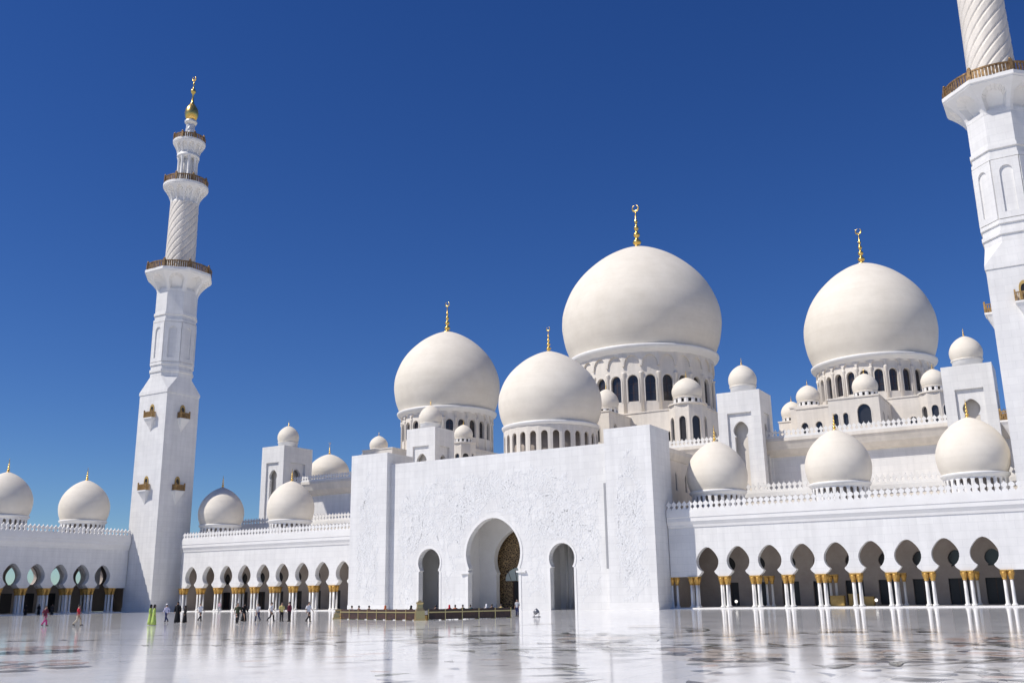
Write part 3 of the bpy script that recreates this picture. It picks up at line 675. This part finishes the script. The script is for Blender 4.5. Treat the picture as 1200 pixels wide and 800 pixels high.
# ------------------------------------------------------------------ minarets
def minaret(x, y, label):
    t = thing('minaret', (x, y, 0), label, 'minaret', 'minarets at the corners of the courtyard')
    h = 3.87; ZT = 40.3
    mb = MB(); mb.box(-h, h, -h, h, 0, ZT)
    mb.box(-h-.08, h+.08, -h-.08, h+.08, 0, .8)
    obj('square_shaft', (mb, M['wall']), t, (x, y, 0))
    # square to octagon
    ro = 4.08; mb = MB()
    def octv(rr, z): return [(rr*cos(PI/8+PI/4*i), rr*sin(PI/8+PI/4*i), z) for i in range(8)]
    sqv = []
    for i in range(8):
        an = PI/8+PI/4*i; c_, s__ = cos(an), sin(an); k = h*1.03/max(abs(c_), abs(s__)); sqv.append((k*c_, k*s__, ZT+.5))
    mb.box(-h*1.03, h*1.03, -h*1.03, h*1.03, ZT, ZT+.5)
    corners = [(h*1.03, h*1.03), (-h*1.03, h*1.03), (-h*1.03, -h*1.03), (h*1.03, -h*1.03)]
    top = octv(ro, ZT+3.4); o = len(mb.v)
    vs = sqv+top+[(cx_, cy_, ZT+.5) for cx_, cy_ in corners]
    fs = [(0+8, 7+8, 7, 0)]+[(i+1+8, i+8, i, i+1) for i in (1, 3, 5)]
    # corner i between oct verts (0,1),(2,3),(4,5),(6,7)
    fs += [(2*i, 16+i, 2*i+8) for i in range(4)] + [(16+i, 2*i+1, 2*i+9) for i in range(4)] + [(16+i, 2*i+9, 2*i+8) for i in range(4)]
    mb.add(vs, fs)
    for z0, z1, k in ((ZT+3.4, 61.4, 1.0), (44.6, 45.1, 1.05), (46.0, 46.5, 1.05), (54.6, 55.1, 1.05), (56.0, 56.5, 1.05)):
        a0, a1 = octv(ro*k, z0), octv(ro*k, z1)
        mb.add(a0+a1, [(i, (i+1) % 8, (i+1) % 8+8, i+8) for i in range(8)]+[tuple(range(7, -1, -1)), tuple(range(8, 16))])
    ap = ro*cos(PI/8)
    for i in range(8):    # arched framed panels on the eight faces
        T = facet_T(PI/4*i, ap)
        g = ap*math.tan(PI/8)
        o_ = arched(0, 47.3, g*.62, 53.9); i_ = arched(0, 47.55, g*.40, 53.4)
        mb.prism([[(-g, 46.6), (g, 46.6), (g, 54.5), (-g, 54.5)], arched(0, 47.4, g*.48, 53.6)], -.22, 0.01, T, 0, False)
    obj('octagonal_shaft', (mb, M['wall']), t, (x, y, 0))
    def gallery(z0, z1, r0, r1, n, rail, name='gallery', octo=False):
        g_ = MB()
        prof = [(r0*.98, z0-.05), (r0*1.0, z0)]
        for i in range(1, 9): q = i/8; prof.append((r0+(r1-r0)*(q**1.7)*.94, z0+(z1-z0)*.82*q))
        prof += [(r1*.97, z0+(z1-z0)*.84), (r1, z0+(z1-z0)*.88), (r1, z1), (r0*.8, z1)]
        # scooped arched niches between ribs
        def fn(tt, z):
            k_ = cos(PI/8)/cos((tt+PI/8) % (PI/4)-PI/8)*1.04 if octo else 1
            q = (z-z0)/((z1-z0)*.82)
            if q <= .02 or q >= .97: return k_
            e = abs(((tt*n/(2*PI)+.5) % 1)-.5)*2
            wq = .74 if q < .5 else .74*math.sqrt(max(0, 1-((q-.5)/.38)**2))
            return k_*(1-.21*min(1, q*3)*(1 if e < wq else 0))
        pr = []
        for i in range(len(prof)-1):
            for j in range(3): t_ = j/3; pr.append((prof[i][0]*(1-t_)+prof[i+1][0]*t_, prof[i][1]*(1-t_)+prof[i+1][1]*t_))
        g_.lathe(pr+[prof[-1]], 192 if octo else n*12, fn=fn, smooth=False)
        go = obj(name, (g_, M['trim']), t, (x, y, 0))
        r_ = MB(); m = int(2*PI*r1/.42); rr = r1*.965
        for k in range(m):
            an = 2*PI*k/m; T = facet_T(an, rr)
            r_.box(-.14, .14, -.04, .04, z1, z1+rail*.78, 0, T)
        r_.lathe([(rr-.1, z1+rail*.72), (rr+.1, z1+rail*.72), (rr+.1, z1+rail*.86), (rr-.1, z1+rail*.86), (rr-.1, z1+rail*.72)], 48, caps=False, smooth=False)
        for k in range(8):
            an = PI/8+PI/4*k; r_.box(-.22, .22, -.2, .2, z1, z1+rail, 0, facet_T(an, rr))
            r_.ball((rr*cos(an), rr*sin(an), z1+rail+.12), .2, n=8)
        obj('railing', (r_, M['railing']), go, (x, y, 0))
    gallery(60.9, 65.1, 3.95, 6.45, 8, 1.6, octo=True)
    mb = MB(); L = 80
    prof = [(2.95-.17*i/L, 65.1+15.4*i/L) for i in range(L+1)]
    mb.lathe(prof, 144, fn=lambda tt, z: 1-.042*max(0, 1-1.7*abs(sin(6*(tt-.30*(z-65))))), smooth=False)
    obj('spiral_shaft', (mb, M['upper']), t, (x, y, 0))
    gallery(80.3, 84.4, 2.75, 4.45, 12, 1.5)
    mb = MB()
    mb.lathe([(1.35, 84.4), (1.3, 92)], 24, mi=0)
    for k in range(8):
        an = 2*PI*k/8+.2; mb.lathe([(.42, 84.4), (.42, 85.2), (.30, 85.4), (.28, 90), (.42, 90.5), (.48, 91)], 12, (1.75*cos(an), 1.75*sin(an)))
    mb.lathe([(2.3, 84.4), (2.3, 85.0), (2.1, 85.0)], 32); mb.lathe([(1.4, 90.6), (2.25, 90.8), (2.25, 91.4)], 32)
    obj('lantern', (mb, M['trim']), t, (x, y, 0))
    gallery(91.2, 94.4, 2.2, 3.25, 12, 1.2)
    mb = MB(); mb.lathe([(1.0-.15*i/24, 94.4+4.2*i/24) for i in range(25)], 48, fn=lambda tt, z: 1+.12*(1-abs(sin(3*(tt-.9*(z-94)))))**1.5)
    mb.lathe([(.85, 98.5), (1.25, 98.9), (1.3, 99.3), (.9, 99.6)], 32)
    obj('spiral_neck', (mb, M['silver']), t, (x, y, 0))
    mb = MB(); mb.lathe([(.75, 99.5), (1.1, 99.9), (1.36, 100.7), (1.4, 101.3), (1.22, 102.2), (.8, 102.9), (.45, 103.4), (.3, 103.8), (.2, 104.6), (.16, 105.6), (.5, 106.1), (.55, 106.5), (.3, 106.9), (.12, 107.1), (.1, 107.8), (.26, 108.1), (.1, 108.4), (.06, 109)], 28)
    n = 16; vs = []
    for i in range(n):
        q = PI/2+.4+(2*PI-.8)*i/(n-1); th = .14*(.3+sin(PI*i/(n-1)))
        for k in range(6): e = 2*PI*k/6; rr = .48+th*cos(e); vs.append((rr*cos(q), th*sin(e), 109.4+rr*sin(q)))
    mb.add(vs, [(j*6+i, j*6+(i+1) % 6, (j+1)*6+(i+1) % 6, (j+1)*6+i) for j in range(n-1) for i in range(6)], 0, True)
    obj('finial', (mb, M['gold']), t, (x, y, 0))
    # balconies
    bm = MB(); T = lambda u, d, z: (u, -d, z)     # d outward
    tip = (0, -.02, -2.9); rim = [(-1.75, 0, -.25), (-1.75, -1.25, -.25), (1.75, -1.25, -.25), (1.75, 0, -.25)]
    mid = [(-.9, 0, -1.7), (-.75, -.5, -1.7), (.75, -.5, -1.7), (.9, 0, -1.7)]
    bm.add(rim+mid+[tip], [(0, 1, 5, 4), (1, 2, 6, 5), (2, 3, 7, 6), (4, 5, 8), (5, 6, 8), (6, 7, 8)]); bm.box(-1.85, 1.85, -1.35, 0, -.25, 0)
    bme = bm.mesh('balcony', M['trim'])
    rm = MB()
    def rl(a_, b_, c_, d_):
        L_ = math.hypot(c_-a_, d_-b_); k = int(L_/.3)
        for i in range(k+1): q = i/k; rm.box(a_+(c_-a_)*q-.07, a_+(c_-a_)*q+.07, b_+(d_-b_)*q-.07, b_+(d_-b_)*q+.07, 0, 1.15)
    rl(-1.7, 0, -1.7, -1.2); rl(-1.7, -1.2, 1.7, -1.2); rl(1.7, -1.2, 1.7, 0)
    rm.box(-1.8, 1.8, -1.28, -1.12, 1.1, 1.25); rm.box(-1.8, -1.62, -1.28, 0, 1.1, 1.25); rm.box(1.62, 1.8, -1.28, 0, 1.1, 1.25)
    for a_, b_ in ((-1.7, -1.2), (1.7, -1.2)): rm.box(a_-.15, a_+.15, b_-.15, b_+.15, 0, 1.6)
    rme = rm.mesh('balcony_railing', M['balcony'])
    dm = MB(); dm.prism([arched(0, 0, .62, 2.5)], -.03, .03, ID, 1)
    dm.prism([arched(0, 0, .95, 3.0)+list(reversed(arched(0, 0, .63, 2.52)))], -.14, .03, ID, 0)
    dme = dm.mesh('balcony_door', [M['ochre'], M['dark']])
    for z in (35.6, 21.9):
        for k in range(4):
            an = k*PI/2; q = (x+h*sin(an), y-h*cos(an), z)
            b_ = obj('balcony', bme, t, q, an); b_.scale = (.62, .75, .9)
            for nme, me in (('railing', rme), ('door', dme)):
                c_ = bpy.data.objects.new(nme, me); COL.objects.link(c_); c_.parent = b_
    return t
m1 = minaret(-151.3, 0, 'complete white minaret left of the courtyard, gold bulb at its tip')
m2 = copy_tree(m1); m2.location = (-3.1, 7.2, 0); m2['label'] = 'near minaret cut off by the right and top edges of the view'

# ------------------------------------------------------------------ small things in the courtyard
def bench(pa, pb, label):
    ax, ay = pa; bx, by = pb; L = math.hypot(bx-ax, by-ay); an = math.atan2(by-ay, bx-ax)
    t = thing('bench', (ax, ay, 0), label, 'bench', 'long dark benches in front of the portal')
    T = lambda u, d, z: (ax+u*cos(an)-d*sin(an), ay+u*sin(an)+d*cos(an), z)
    mb = MB(); n = int(L/1.5); st = L/n
    for i in range(n): mb.box(i*st+.02, (i+1)*st-.02, 0, .06, .06, .66, 0, T); mb.box(i*st+.02, (i+1)*st-.02, 0, .06, .72, .95, 0, T)
    obj('back_panel', (mb, M['wood']), t)
    mb = MB(); mb.box(0, L, .1, .75, .40, .47, 0, T); obj('seat', (mb, M['wood']), t)
    mb = MB(); mb.box(0, L, -.06, .02, .64, .74, 0, T); obj('rail', (mb, M['brass']), t)
    for i in range(n+1):
        mb = MB(); u = min(max(i*st, .04), L-.04); mb.box(u-.04, u+.04, -.03, .05, 0, .98, 0, T); mb.box(u-.035, u+.035, .08, .72, 0, .40, 0, T); obj('leg', (mb, M['brass']), t)
    return T, L
def bollard(x, y, label, h=1.5, s=1.0):
    mb = MB(); w_ = .55*s
    mb.lathe([(w_, 0), (w_, .1), (w_*.85, .16), (w_*.8, .8*h*.6), (w_*.55, h*.62), (w_*.5, h*.8), (w_*.62, h*.84), (w_*.62, h*.88), (w_*.3, h*.95), (.05, h)], 4, smooth=False)
    o = obj('post', (mb, M['brass']), None, (x, y, 0)); tag(o, label, 'post', 'gilded end posts of the benches'); return o
T1, L1 = bench((-65.6, -48.0), (-53.4, -52.0), 'left stretch of dark slatted bench with brass rail, seated people behind it')
T2, L2 = bench((-52.4, -51.6), (-48.3, -43.9), 'right stretch of dark bench with brass rail in front of the central doorway')
bollard(-52.8, -52.3, 'tall tapering gilded post where the two benches meet', 1.75, 1.25)
bollard(-66.3, -47.6, 'squat gilded post at the far left end of the benches', 1.0, 1.3)
t = thing('floodlight', (-47.3, -40.8, 0), 'small grey floodlight on the floor between the doorways', 'lamp')
mb = MB(); mb.box(-47.6, -47.0, -41.05, -40.55, 0, .07); obj('base_plate', (mb, M['steel']), t)
mb = MB(); mb.tube([(-47.55, -40.8, .05), (-47.6, -40.8, .45)], [.03, .03]); mb.tube([(-47.05, -40.8, .05), (-47.0, -40.8, .45)], [.03, .03]); obj('bracket', (mb, M['steel']), t)
mb = MB(); mb.tube([(-47.45, -40.95, .35), (-47.2, -40.7, .62)], [.2, .26], 12); obj('housing', (mb, M['steel']), t)
for i, (x, y, lab) in enumerate(((-42.4, 5, 'white globe lamp inside the arcade near the portal corner'), (-24.5, 5, 'white globe lamp inside the arcade beside the ochre cabinets'))):
    t = thing('globe_lamp', (x, y, .13), lab, 'lamp', 'globe lamps in the arcade')
    mb = MB(); mb.lathe([(.16, .13), (.16, .2), (.04, .25), (.035, .62)], 12, (x, y)); obj('stand', (mb, M['steel']), t)
    mb = MB(); mb.ball((x, y, .82), .2, n=16); obj('globe', (mb, M['lamp']), t)
for (x, y, w_, d_, h_, lab) in ((-29.1, 4.4, 1.7, .9, 1.35, 'wide ochre cabinet standing under the fifth arch'), (-27.2, 4.8, 1.1, .8, 1.55, 'narrow ochre cabinet just right of the wide one'), (-25.6, 5.2, 1.5, .9, 1.2, 'low brown ochre cabinet left of the second globe lamp')):
    t = thing('cabinet', (x, y, .13), lab, 'cabinet', 'ochre cabinets in the arcade')
    mb = MB(); mb.box(x-w_/2, x+w_/2, y, y+d_, .2, h_); mb.box(x-w_/2+.05, x+w_/2-.05, y+.05, y+d_-.05, .13, .2); obj('body', (mb, M['ochre']), t)
    mb = MB(); mb.box(x-w_/2-.06, x+w_/2+.06, y-.06, y+d_+.06, h_, h_+.07); obj('top', (mb, M['ochre']), t)
    for k in (0, 1):
        mb = MB(); mb.box(x-w_/2+.06+k*w_/2, x+k*w_/2-.06, y-.03, y, .28, h_-.08); obj('door', (mb, M['ochre']), t)

# ------------------------------------------------------------------ people
def cloth(name, c): return mat('cloth_'+name, c, .85, 0, .2)
CL = {k: cloth(k, v) for k, v in dict(white=(.75, .75, .76), pink=(.70, .45, .50), magenta=(.45, .05, .22), red=(.5, .03, .05), maroon=(.16, .03, .05), lime=(.42, .54, .14), black=(.012, .012, .014), navy=(.03, .035, .10),
      lav=(.62, .60, .75), grey=(.38, .39, .42), beige=(.55, .48, .38), yellow=(.68, .58, .22), olive=(.06, .07, .04), dark=(.035, .033, .035), orange=(.55, .16, .06), teal=(.06, .2, .2)).items()}
HAIR = mat('dark_hair', (.02, .015, .012), .5)
SKIN = [mat('skin_tan', (.42, .25, .17), .5), mat('skin_brown', (.22, .12, .075), .5)]
EYE = mat('eye_dark', (.02, .015, .01), .3); LIP = mat('lips', (.35, .12, .10), .5); SHOE = mat('shoe_leather', (.03, .025, .022), .5)
V = Vector
POSES = {}
def pose(kind):       # joints in metres for a 1.72 m figure facing -y
    J = dict(pel=V((0, 0, .95)), wa=V((0, 0, 1.10)), ch=V((0, .0, 1.32)), nk=V((0, .0, 1.46)), hd=V((0, -.02, 1.60)))
    if kind == 'sit':
        for k in J: J[k] = J[k]+V((0, 0, -.43))
    for s in (-1, 1):
        n = 'L' if s < 0 else 'R'
        J['sh'+n] = J['ch']+V((s*.17, 0, .07)); J['hp'+n] = J['pel']+V((s*.09, 0, -.03))
        if kind == 'stand': kn, an, to = (s*.10, -.01, .50), (s*.11, .01, .09), (s*.13, -.17, .04); el, ha = (s*.25, .03, 1.13), (s*.25, -.07, .90)
        if kind == 'walk': kn, an, to = ((s*.08, -.20, .53), (s*.08, -.24, .10), (s*.09, -.42, .07)) if s < 0 else ((s*.08, .05, .50), (s*.08, .34, .16), (s*.08, .20, .04)); el, ha = ((s*.24, .12, 1.14), (s*.24, .06, .90)) if s < 0 else ((s*.24, -.08, 1.14), (s*.22, -.26, .98))
        if kind == 'photo': kn, an, to = (s*.11, -.01, .50), (s*.12, .01, .09), (s*.14, -.17, .04); el, ha = (s*.26, -.12, 1.20), (s*.09, -.34, 1.46)
        if kind == 'sit': kn, an, to = (s*.11, -.42, .50), (s*.11, -.44, .10), (s*.12, -.60, .04); el, ha = (s*.25, -.04, .72), (s*.14, -.26, .60)
        J['kn'+n], J['an'+n], J['to'+n], J['el'+n], J['ha'+n] = map(V, (kn, an, to, el, ha))
    return J
def body_mesh(kind):
    J = pose(kind)
    names = ['pel', 'wa', 'ch', 'nk', 'hd']; E_ = [('pel', 'wa'), ('wa', 'ch'), ('ch', 'nk'), ('nk', 'hd')]
    RR = dict(pel=(.145, .105), wa=(.12, .09), ch=(.15, .10), nk=(.055, .06), hd=(.085, .10))
    for n in 'LR':
        names += [k+n for k in ('sh', 'el', 'ha', 'hp', 'kn', 'an', 'to')]
        E_ += [('ch', 'sh'+n), ('sh'+n, 'el'+n), ('el'+n, 'ha'+n), ('pel', 'hp'+n), ('hp'+n, 'kn'+n), ('kn'+n, 'an'+n), ('an'+n, 'to'+n)]
        for k, q in (('sh', .06), ('el', .042), ('ha', .032), ('hp', .085), ('kn', .056), ('an', .04), ('to', .035)): RR[k+n] = (q, q)
    idx = {n: i for i, n in enumerate(names)}
    me = bpy.data.meshes.new('bones'); me.from_pydata([J[n] for n in names], [(idx[a_], idx[b_]) for a_, b_ in E_], [])
    ob = bpy.data.objects.new('bones', me); COL.objects.link(ob)
    ob.modifiers.new('s', 'SKIN')
    for i, sv in enumerate(me.skin_vertices[0].data): sv.radius = RR[names[i]]; sv.use_root = (i == 0)
    ss = ob.modifiers.new('b', 'SUBSURF'); ss.levels = 1; ss.render_levels = 1
    dg = bpy.context.evaluated_depsgraph_get(); dg.update()
    ev = ob.evaluated_get(dg).to_mesh()
    mb = MB(); mb.add([tuple(v.co) for v in ev.vertices], [tuple(f.vertices) for f in ev.polygons], 0, True)
    bpy.data.objects.remove(ob)
    H = J['hd']
    mb.ball((H.x, H.y, H.z), .078, .098, .118, 16)
    mb.tube([(H.x, H.y-.09, H.z+.02), (H.x, H.y-.118, H.z-.018), (H.x, H.y-.09, H.z-.03)], [.008, .016, .01], 6)
    for s in (-1, 1):
        mb.ball((H.x+s*.078, H.y+.005, H.z-.005), .012, .025, .035, 8)
        mb.ball((H.x+s*.03, H.y-.089, H.z+.012), .012, .01, .009, 8, 1)
    mb.ball((H.x, H.y-.088, H.z-.055), .026, .01, .009, 8, 2)
    for n, s in (('L', -1), ('R', 1)):         # palm, four fingers and a thumb, slightly curled
        h = J['ha'+n]; d = (h-J['el'+n]).normalized(); side_ = V((0, 1, 0)) if abs(d.y) < .7 else V((1, 0, 0))
        side_ = (side_-d*side_.dot(d)).normalized(); pn = d.cross(side_).normalized()*(-s)
        mb.tube([h-d*.01, h+d*.04, h+d*.085], [.026, .036, .034], 8, sq=.5)
        for k, (o_, l_) in enumerate(((-.027, .062), (-.009, .074), (.009, .07), (.026, .055))):
            b_ = h+d*.075+side_*o_; mb.tube([b_, b_+d*l_*.5+pn*.008, b_+d*l_*.85+pn*.028], [.0095, .0085, .006], 6)
        b_ = h+d*.02-side_*.028; mb.tube([b_, b_+d*.03-side_*.025, b_+d*.06-side_*.03+pn*.012], [.011, .0095, .007], 6)
    return mb.mesh('person', [SKIN[0], EYE, LIP])
def loft(mb, rings, n=18, mi=0):       # rings (cx,cy,cz,rx,ry)
    vs = [(cx_+rx*cos(2*PI*i/n), cy_+ry*sin(2*PI*i/n), cz) for cx_, cy_, cz, rx, ry in rings for i in range(n)]
    L = len(rings)
    mb.add(vs, [(j*n+i, j*n+(i+1) % n, (j+1)*n+(i+1) % n, (j+1)*n+i) for j in range(L-1) for i in range(n)], mi, True)
    mb.add(vs[-n:], [tuple(range(n))], mi); mb.add(vs[:n], [tuple(reversed(range(n)))], mi)
def garments(kind):
    J = pose(kind); G = {}
    dz = -.43 if kind == 'sit' else 0
    mb = MB(); loft(mb, [(0, 0, .88+dz, .175, .13), (0, 0, 1.0+dz, .165, .125), (0, 0, 1.12+dz, .15, .115), (0, 0, 1.3+dz, .185, .13), (0, 0, 1.40+dz, .18, .11), (0, 0, 1.45+dz, .085, .075)])
    for n in 'LR': mb.tube([J['sh'+n], J['sh'+n]*.5+J['el'+n]*.5, J['el'+n]], [.078, .068, .058], 10)
    G['shirt'] = mb
    mb2 = MB(); mb2.v = list(mb.v); mb2.f = [list(f) for f in mb.f]; mb2.m = list(mb.m); mb2.sm = list(mb.sm)
    for n in 'LR': mb2.tube([J['el'+n], J['el'+n]*.15+J['ha'+n]*.85], [.056, .046], 10)
    G['long_shirt'] = mb2
    mb = MB(); loft(mb, [(0, 0, .84+dz, .155, .12), (0, 0, .93+dz, .165, .125), (0, 0, 1.03+dz, .155, .115)])
    for n in 'LR': mb.tube([J['hp'+n]+V((0, 0, .02)), J['hp'+n]*.5+J['kn'+n]*.5, J['kn'+n], J['an'+n]+V((0, 0, .02))], [.105, .092, .074, .062], 12)
    G['trousers'] = mb
    mb = MB()
    for n in 'LR': mb.tube([J['an'+n]+V((0, .05, -.03)), J['an'+n]*.5+J['to'+n]*.5, J['to'+n]], [.048, .045, .036], 8)
    G['shoes'] = mb
    mb = MB()
    if kind == 'sit':
        loft(mb, [(0, -.25, .06, .2, .26), (0, -.22, .45, .22, .30), (0, -.12, .60, .22, .22), (0, 0, .70, .17, .14), (0, 0, .87, .19, .135), (0, 0, .97, .18, .11), (0, 0, 1.03, .08, .075)])
    else:
        w_ = 1.25 if kind == 'walk' else 1
        loft(mb, [(0, 0, .05, .27, .24*w_), (0, 0, .35, .24, .21*w_), (0, 0, .7, .2, .165), (0, 0, .95, .18, .14), (0, 0, 1.12, .155, .12), (0, 0, 1.3, .19, .135), (0, 0, 1.40, .185, .115), (0, 0, 1.46, .08, .075)])
    for n in 'LR': mb.tube([J['sh'+n], J['sh'+n]*.5+J['el'+n]*.5, J['el'+n], J['el'+n]*.12+J['ha'+n]*.88], [.085, .08, .078, .08], 10)
    G['robe'] = mb
    H = J['hd']
    mb = MB(); mb.ball((H.x, H.y+.018, H.z+.028), .088, .103, .108, 16); G['hair'] = mb
    mb = MB(); mb.ball((H.x, H.y+.02, H.z+.025), .1, .112, .125, 16)
    loft(mb, [(0, .01, H.z-.27, .185, .135), (0, .01, H.z-.18, .14, .11), (0, .015, H.z-.08, .09, .095), (0, .02, H.z+.02, .09, .09)], 16); G['headscarf'] = mb
    mb = MB(); mb.lathe([(.17, .06), (.165, .075), (.095, .085), (.09, .14), (.06, .165), (.01, .17)], 20, (H.x, H.y)); mb.v = [(q[0], q[1], q[2]+H.z) for q in mb.v]; G['hat'] = mb
    return G
def person(x, y, head, label, kind='stand', top='white', low='dark', hair='hair', hcol=None, h=1.72, z=0, group=None, robe=None, sleeve='shirt'):
    if kind not in POSES:
        b_ = body_mesh(kind); g_ = garments(kind)
        POSES[kind] = (b_, {k: v.mesh(k, CL['white']) for k, v in g_.items()})
    bm_, G = POSES[kind]
    o = bpy.data.objects.new('person', bm_); COL.objects.link(o)
    o.location = (x, y, z); o.rotation_euler.z = head; o.scale = (h/1.72,)*3
    tag(o, label, 'person', group)
    def wear(k, m_):
        c = bpy.data.objects.new(k, G[k]); COL.objects.link(c); c.parent = o
        c.material_slots[0].link = 'OBJECT'; c.material_slots[0].material = m_
    if robe: wear('robe', CL[robe])
    else: wear(sleeve, CL[top]); wear('trousers', CL[low])
    wear('shoes', SHOE)
    if hair == 'headscarf': wear('headscarf', CL[hcol or robe])
    else: wear('hair', HAIR)
    if hair == 'hat': wear('hat', CL[hcol or 'white'])
    return o
P = person; E = -PI/2
P(-80.3, -70.2, 1.9, 'person in dark red top and pink trousers, leftmost of those out on the floor', 'walk', 'maroon', 'magenta', h=1.75)
P(-77.7, -68.8, 2.6, 'person in bright red top and beige trousers left of the minaret', 'walk', 'red', 'beige', h=1.8)
P(-71.6, -66.1, 2.2, 'person in lime green robe and black headscarf, left one of the pair', 'stand', robe='lime', hair='headscarf', hcol='black', h=1.72)
P(-70.3, -66.8, 2.5, 'person in lime green robe and black headscarf, right one of the pair', 'stand', robe='lime', hair='headscarf', hcol='black', h=1.72)
P(-77.6, -59.3, E, 'person in lavender top and navy trousers striding past the minaret base', 'walk', 'lav', 'navy', hair='hat', hcol='white', h=1.7, sleeve='long_shirt')
P(-74.8, -60.4, .4, 'tall person in long black robe standing nearest the first arcade columns', 'stand', robe='black', hair='headscarf', h=1.9)
P(-73.9, -60.3, -.5, 'shorter person in black robe beside the tall one in black', 'stand', robe='black', hair='headscarf', h=1.55)
P(-76.0, -56.6, -E, 'person in white shirt and dark trousers walking alone past the arches', 'walk', 'white', 'dark', h=1.74)
P(-64.1, -63.2, .9, 'person in olive top and black trousers in front of a person in black', 'walk', 'olive', 'dark', h=1.74)
P(-70.3, -56.4, 1.4, 'person in black robe walking close behind the one in olive', 'walk', robe='black', hair='headscarf', h=1.66)
P(-68.5, -56.4, 0.3, 'person in grey top and navy trousers near the middle arches', 'walk', 'grey', 'navy', h=1.66)
P(-66.9, -56.3, 2.2, 'person in pale pink shirt and black trousers beside the yellow top', 'walk', 'white', 'dark', h=1.76)
P(-65.6, -56.3, 1.2, 'person in yellow top and dark trousers in the middle of the group', 'stand', 'yellow', 'dark', h=1.72)
P(-63.6, -57.4, -1.4, 'person in maroon top and black trousers right of the yellow top', 'stand', 'maroon', 'dark', h=1.78, sleeve='long_shirt')
P(-60.3, -58.5, 1.6, 'person in white shirt and black trousers walking alone left of the benches', 'walk', 'white', 'dark', h=1.76)
P(-124.5, -9.0, .6, 'person in pink top standing back by the first arches', 'stand', 'pink', 'grey', h=1.7)
for x, y, c, lab in ((-151.6, -25.2, 'black', 'person in black robe at the far left edge by the shaded arcade'), (-151.4, -23.0, 'black', 'person in black robe second from the left edge by the shaded arcade'), (-151.2, -20.7, 'dark', 'person in charcoal robe by a column of the shaded arcade')):
    P(x, y, 1.6, lab, 'stand', robe=c, hair='headscarf', h=1.7)
# seated along the benches, backs towards us
sit1 = [(1.3, 'grey', 'hair', 'first seated person from the left, grey top'), (2.6, 'maroon', 'hair', 'seated person in maroon top, second from the left'), (4.4, 'dark', 'hair', 'seated person in dark top at the middle of the left bench'),
        (7.2, 'orange', 'headscarf', 'seated person with orange headscarf on the left bench'), (11.4, 'black', 'headscarf', 'seated person in black beside the tall gilded post')]
sit2 = [(1.0, 'dark', 'hair', 'seated person in dark top, first right of the gilded post'), (2.4, 'red', 'headscarf', 'seated person with red headscarf on the right bench'), (3.0, 'orange', 'hair', 'seated person in orange top next to the red headscarf'),
        (3.8, 'olive', 'hair', 'seated person in olive top on the right bench'), (4.6, 'teal', 'hair', 'seated person in teal top on the right bench'), (6.3, 'white', 'headscarf', 'seated person with white headscarf on the right bench'),
        (6.9, 'dark', 'hair', 'seated person in dark top right of the white headscarf'), (7.9, 'yellow', 'hair', 'seated person in yellow top at the right end of the bench')]
for T_, ls, (dx, dy) in ((T1, sit1, (12.2, -4.0)), (T2, sit2, (4.1, 7.7))):
    an = math.atan2(dy, dx)
    for u, c, hr, lab in ls:
        q = T_(u, .45, 0); P(q[0], q[1], an+PI, lab+'', 'sit', top=c, low='dark', hair=hr, hcol=c, h=1.72, group='people seated on the benches')
P(-50.8, -38.5, 0, 'person in grey top standing before the central doorway', 'stand', 'grey', 'navy', h=1.66)
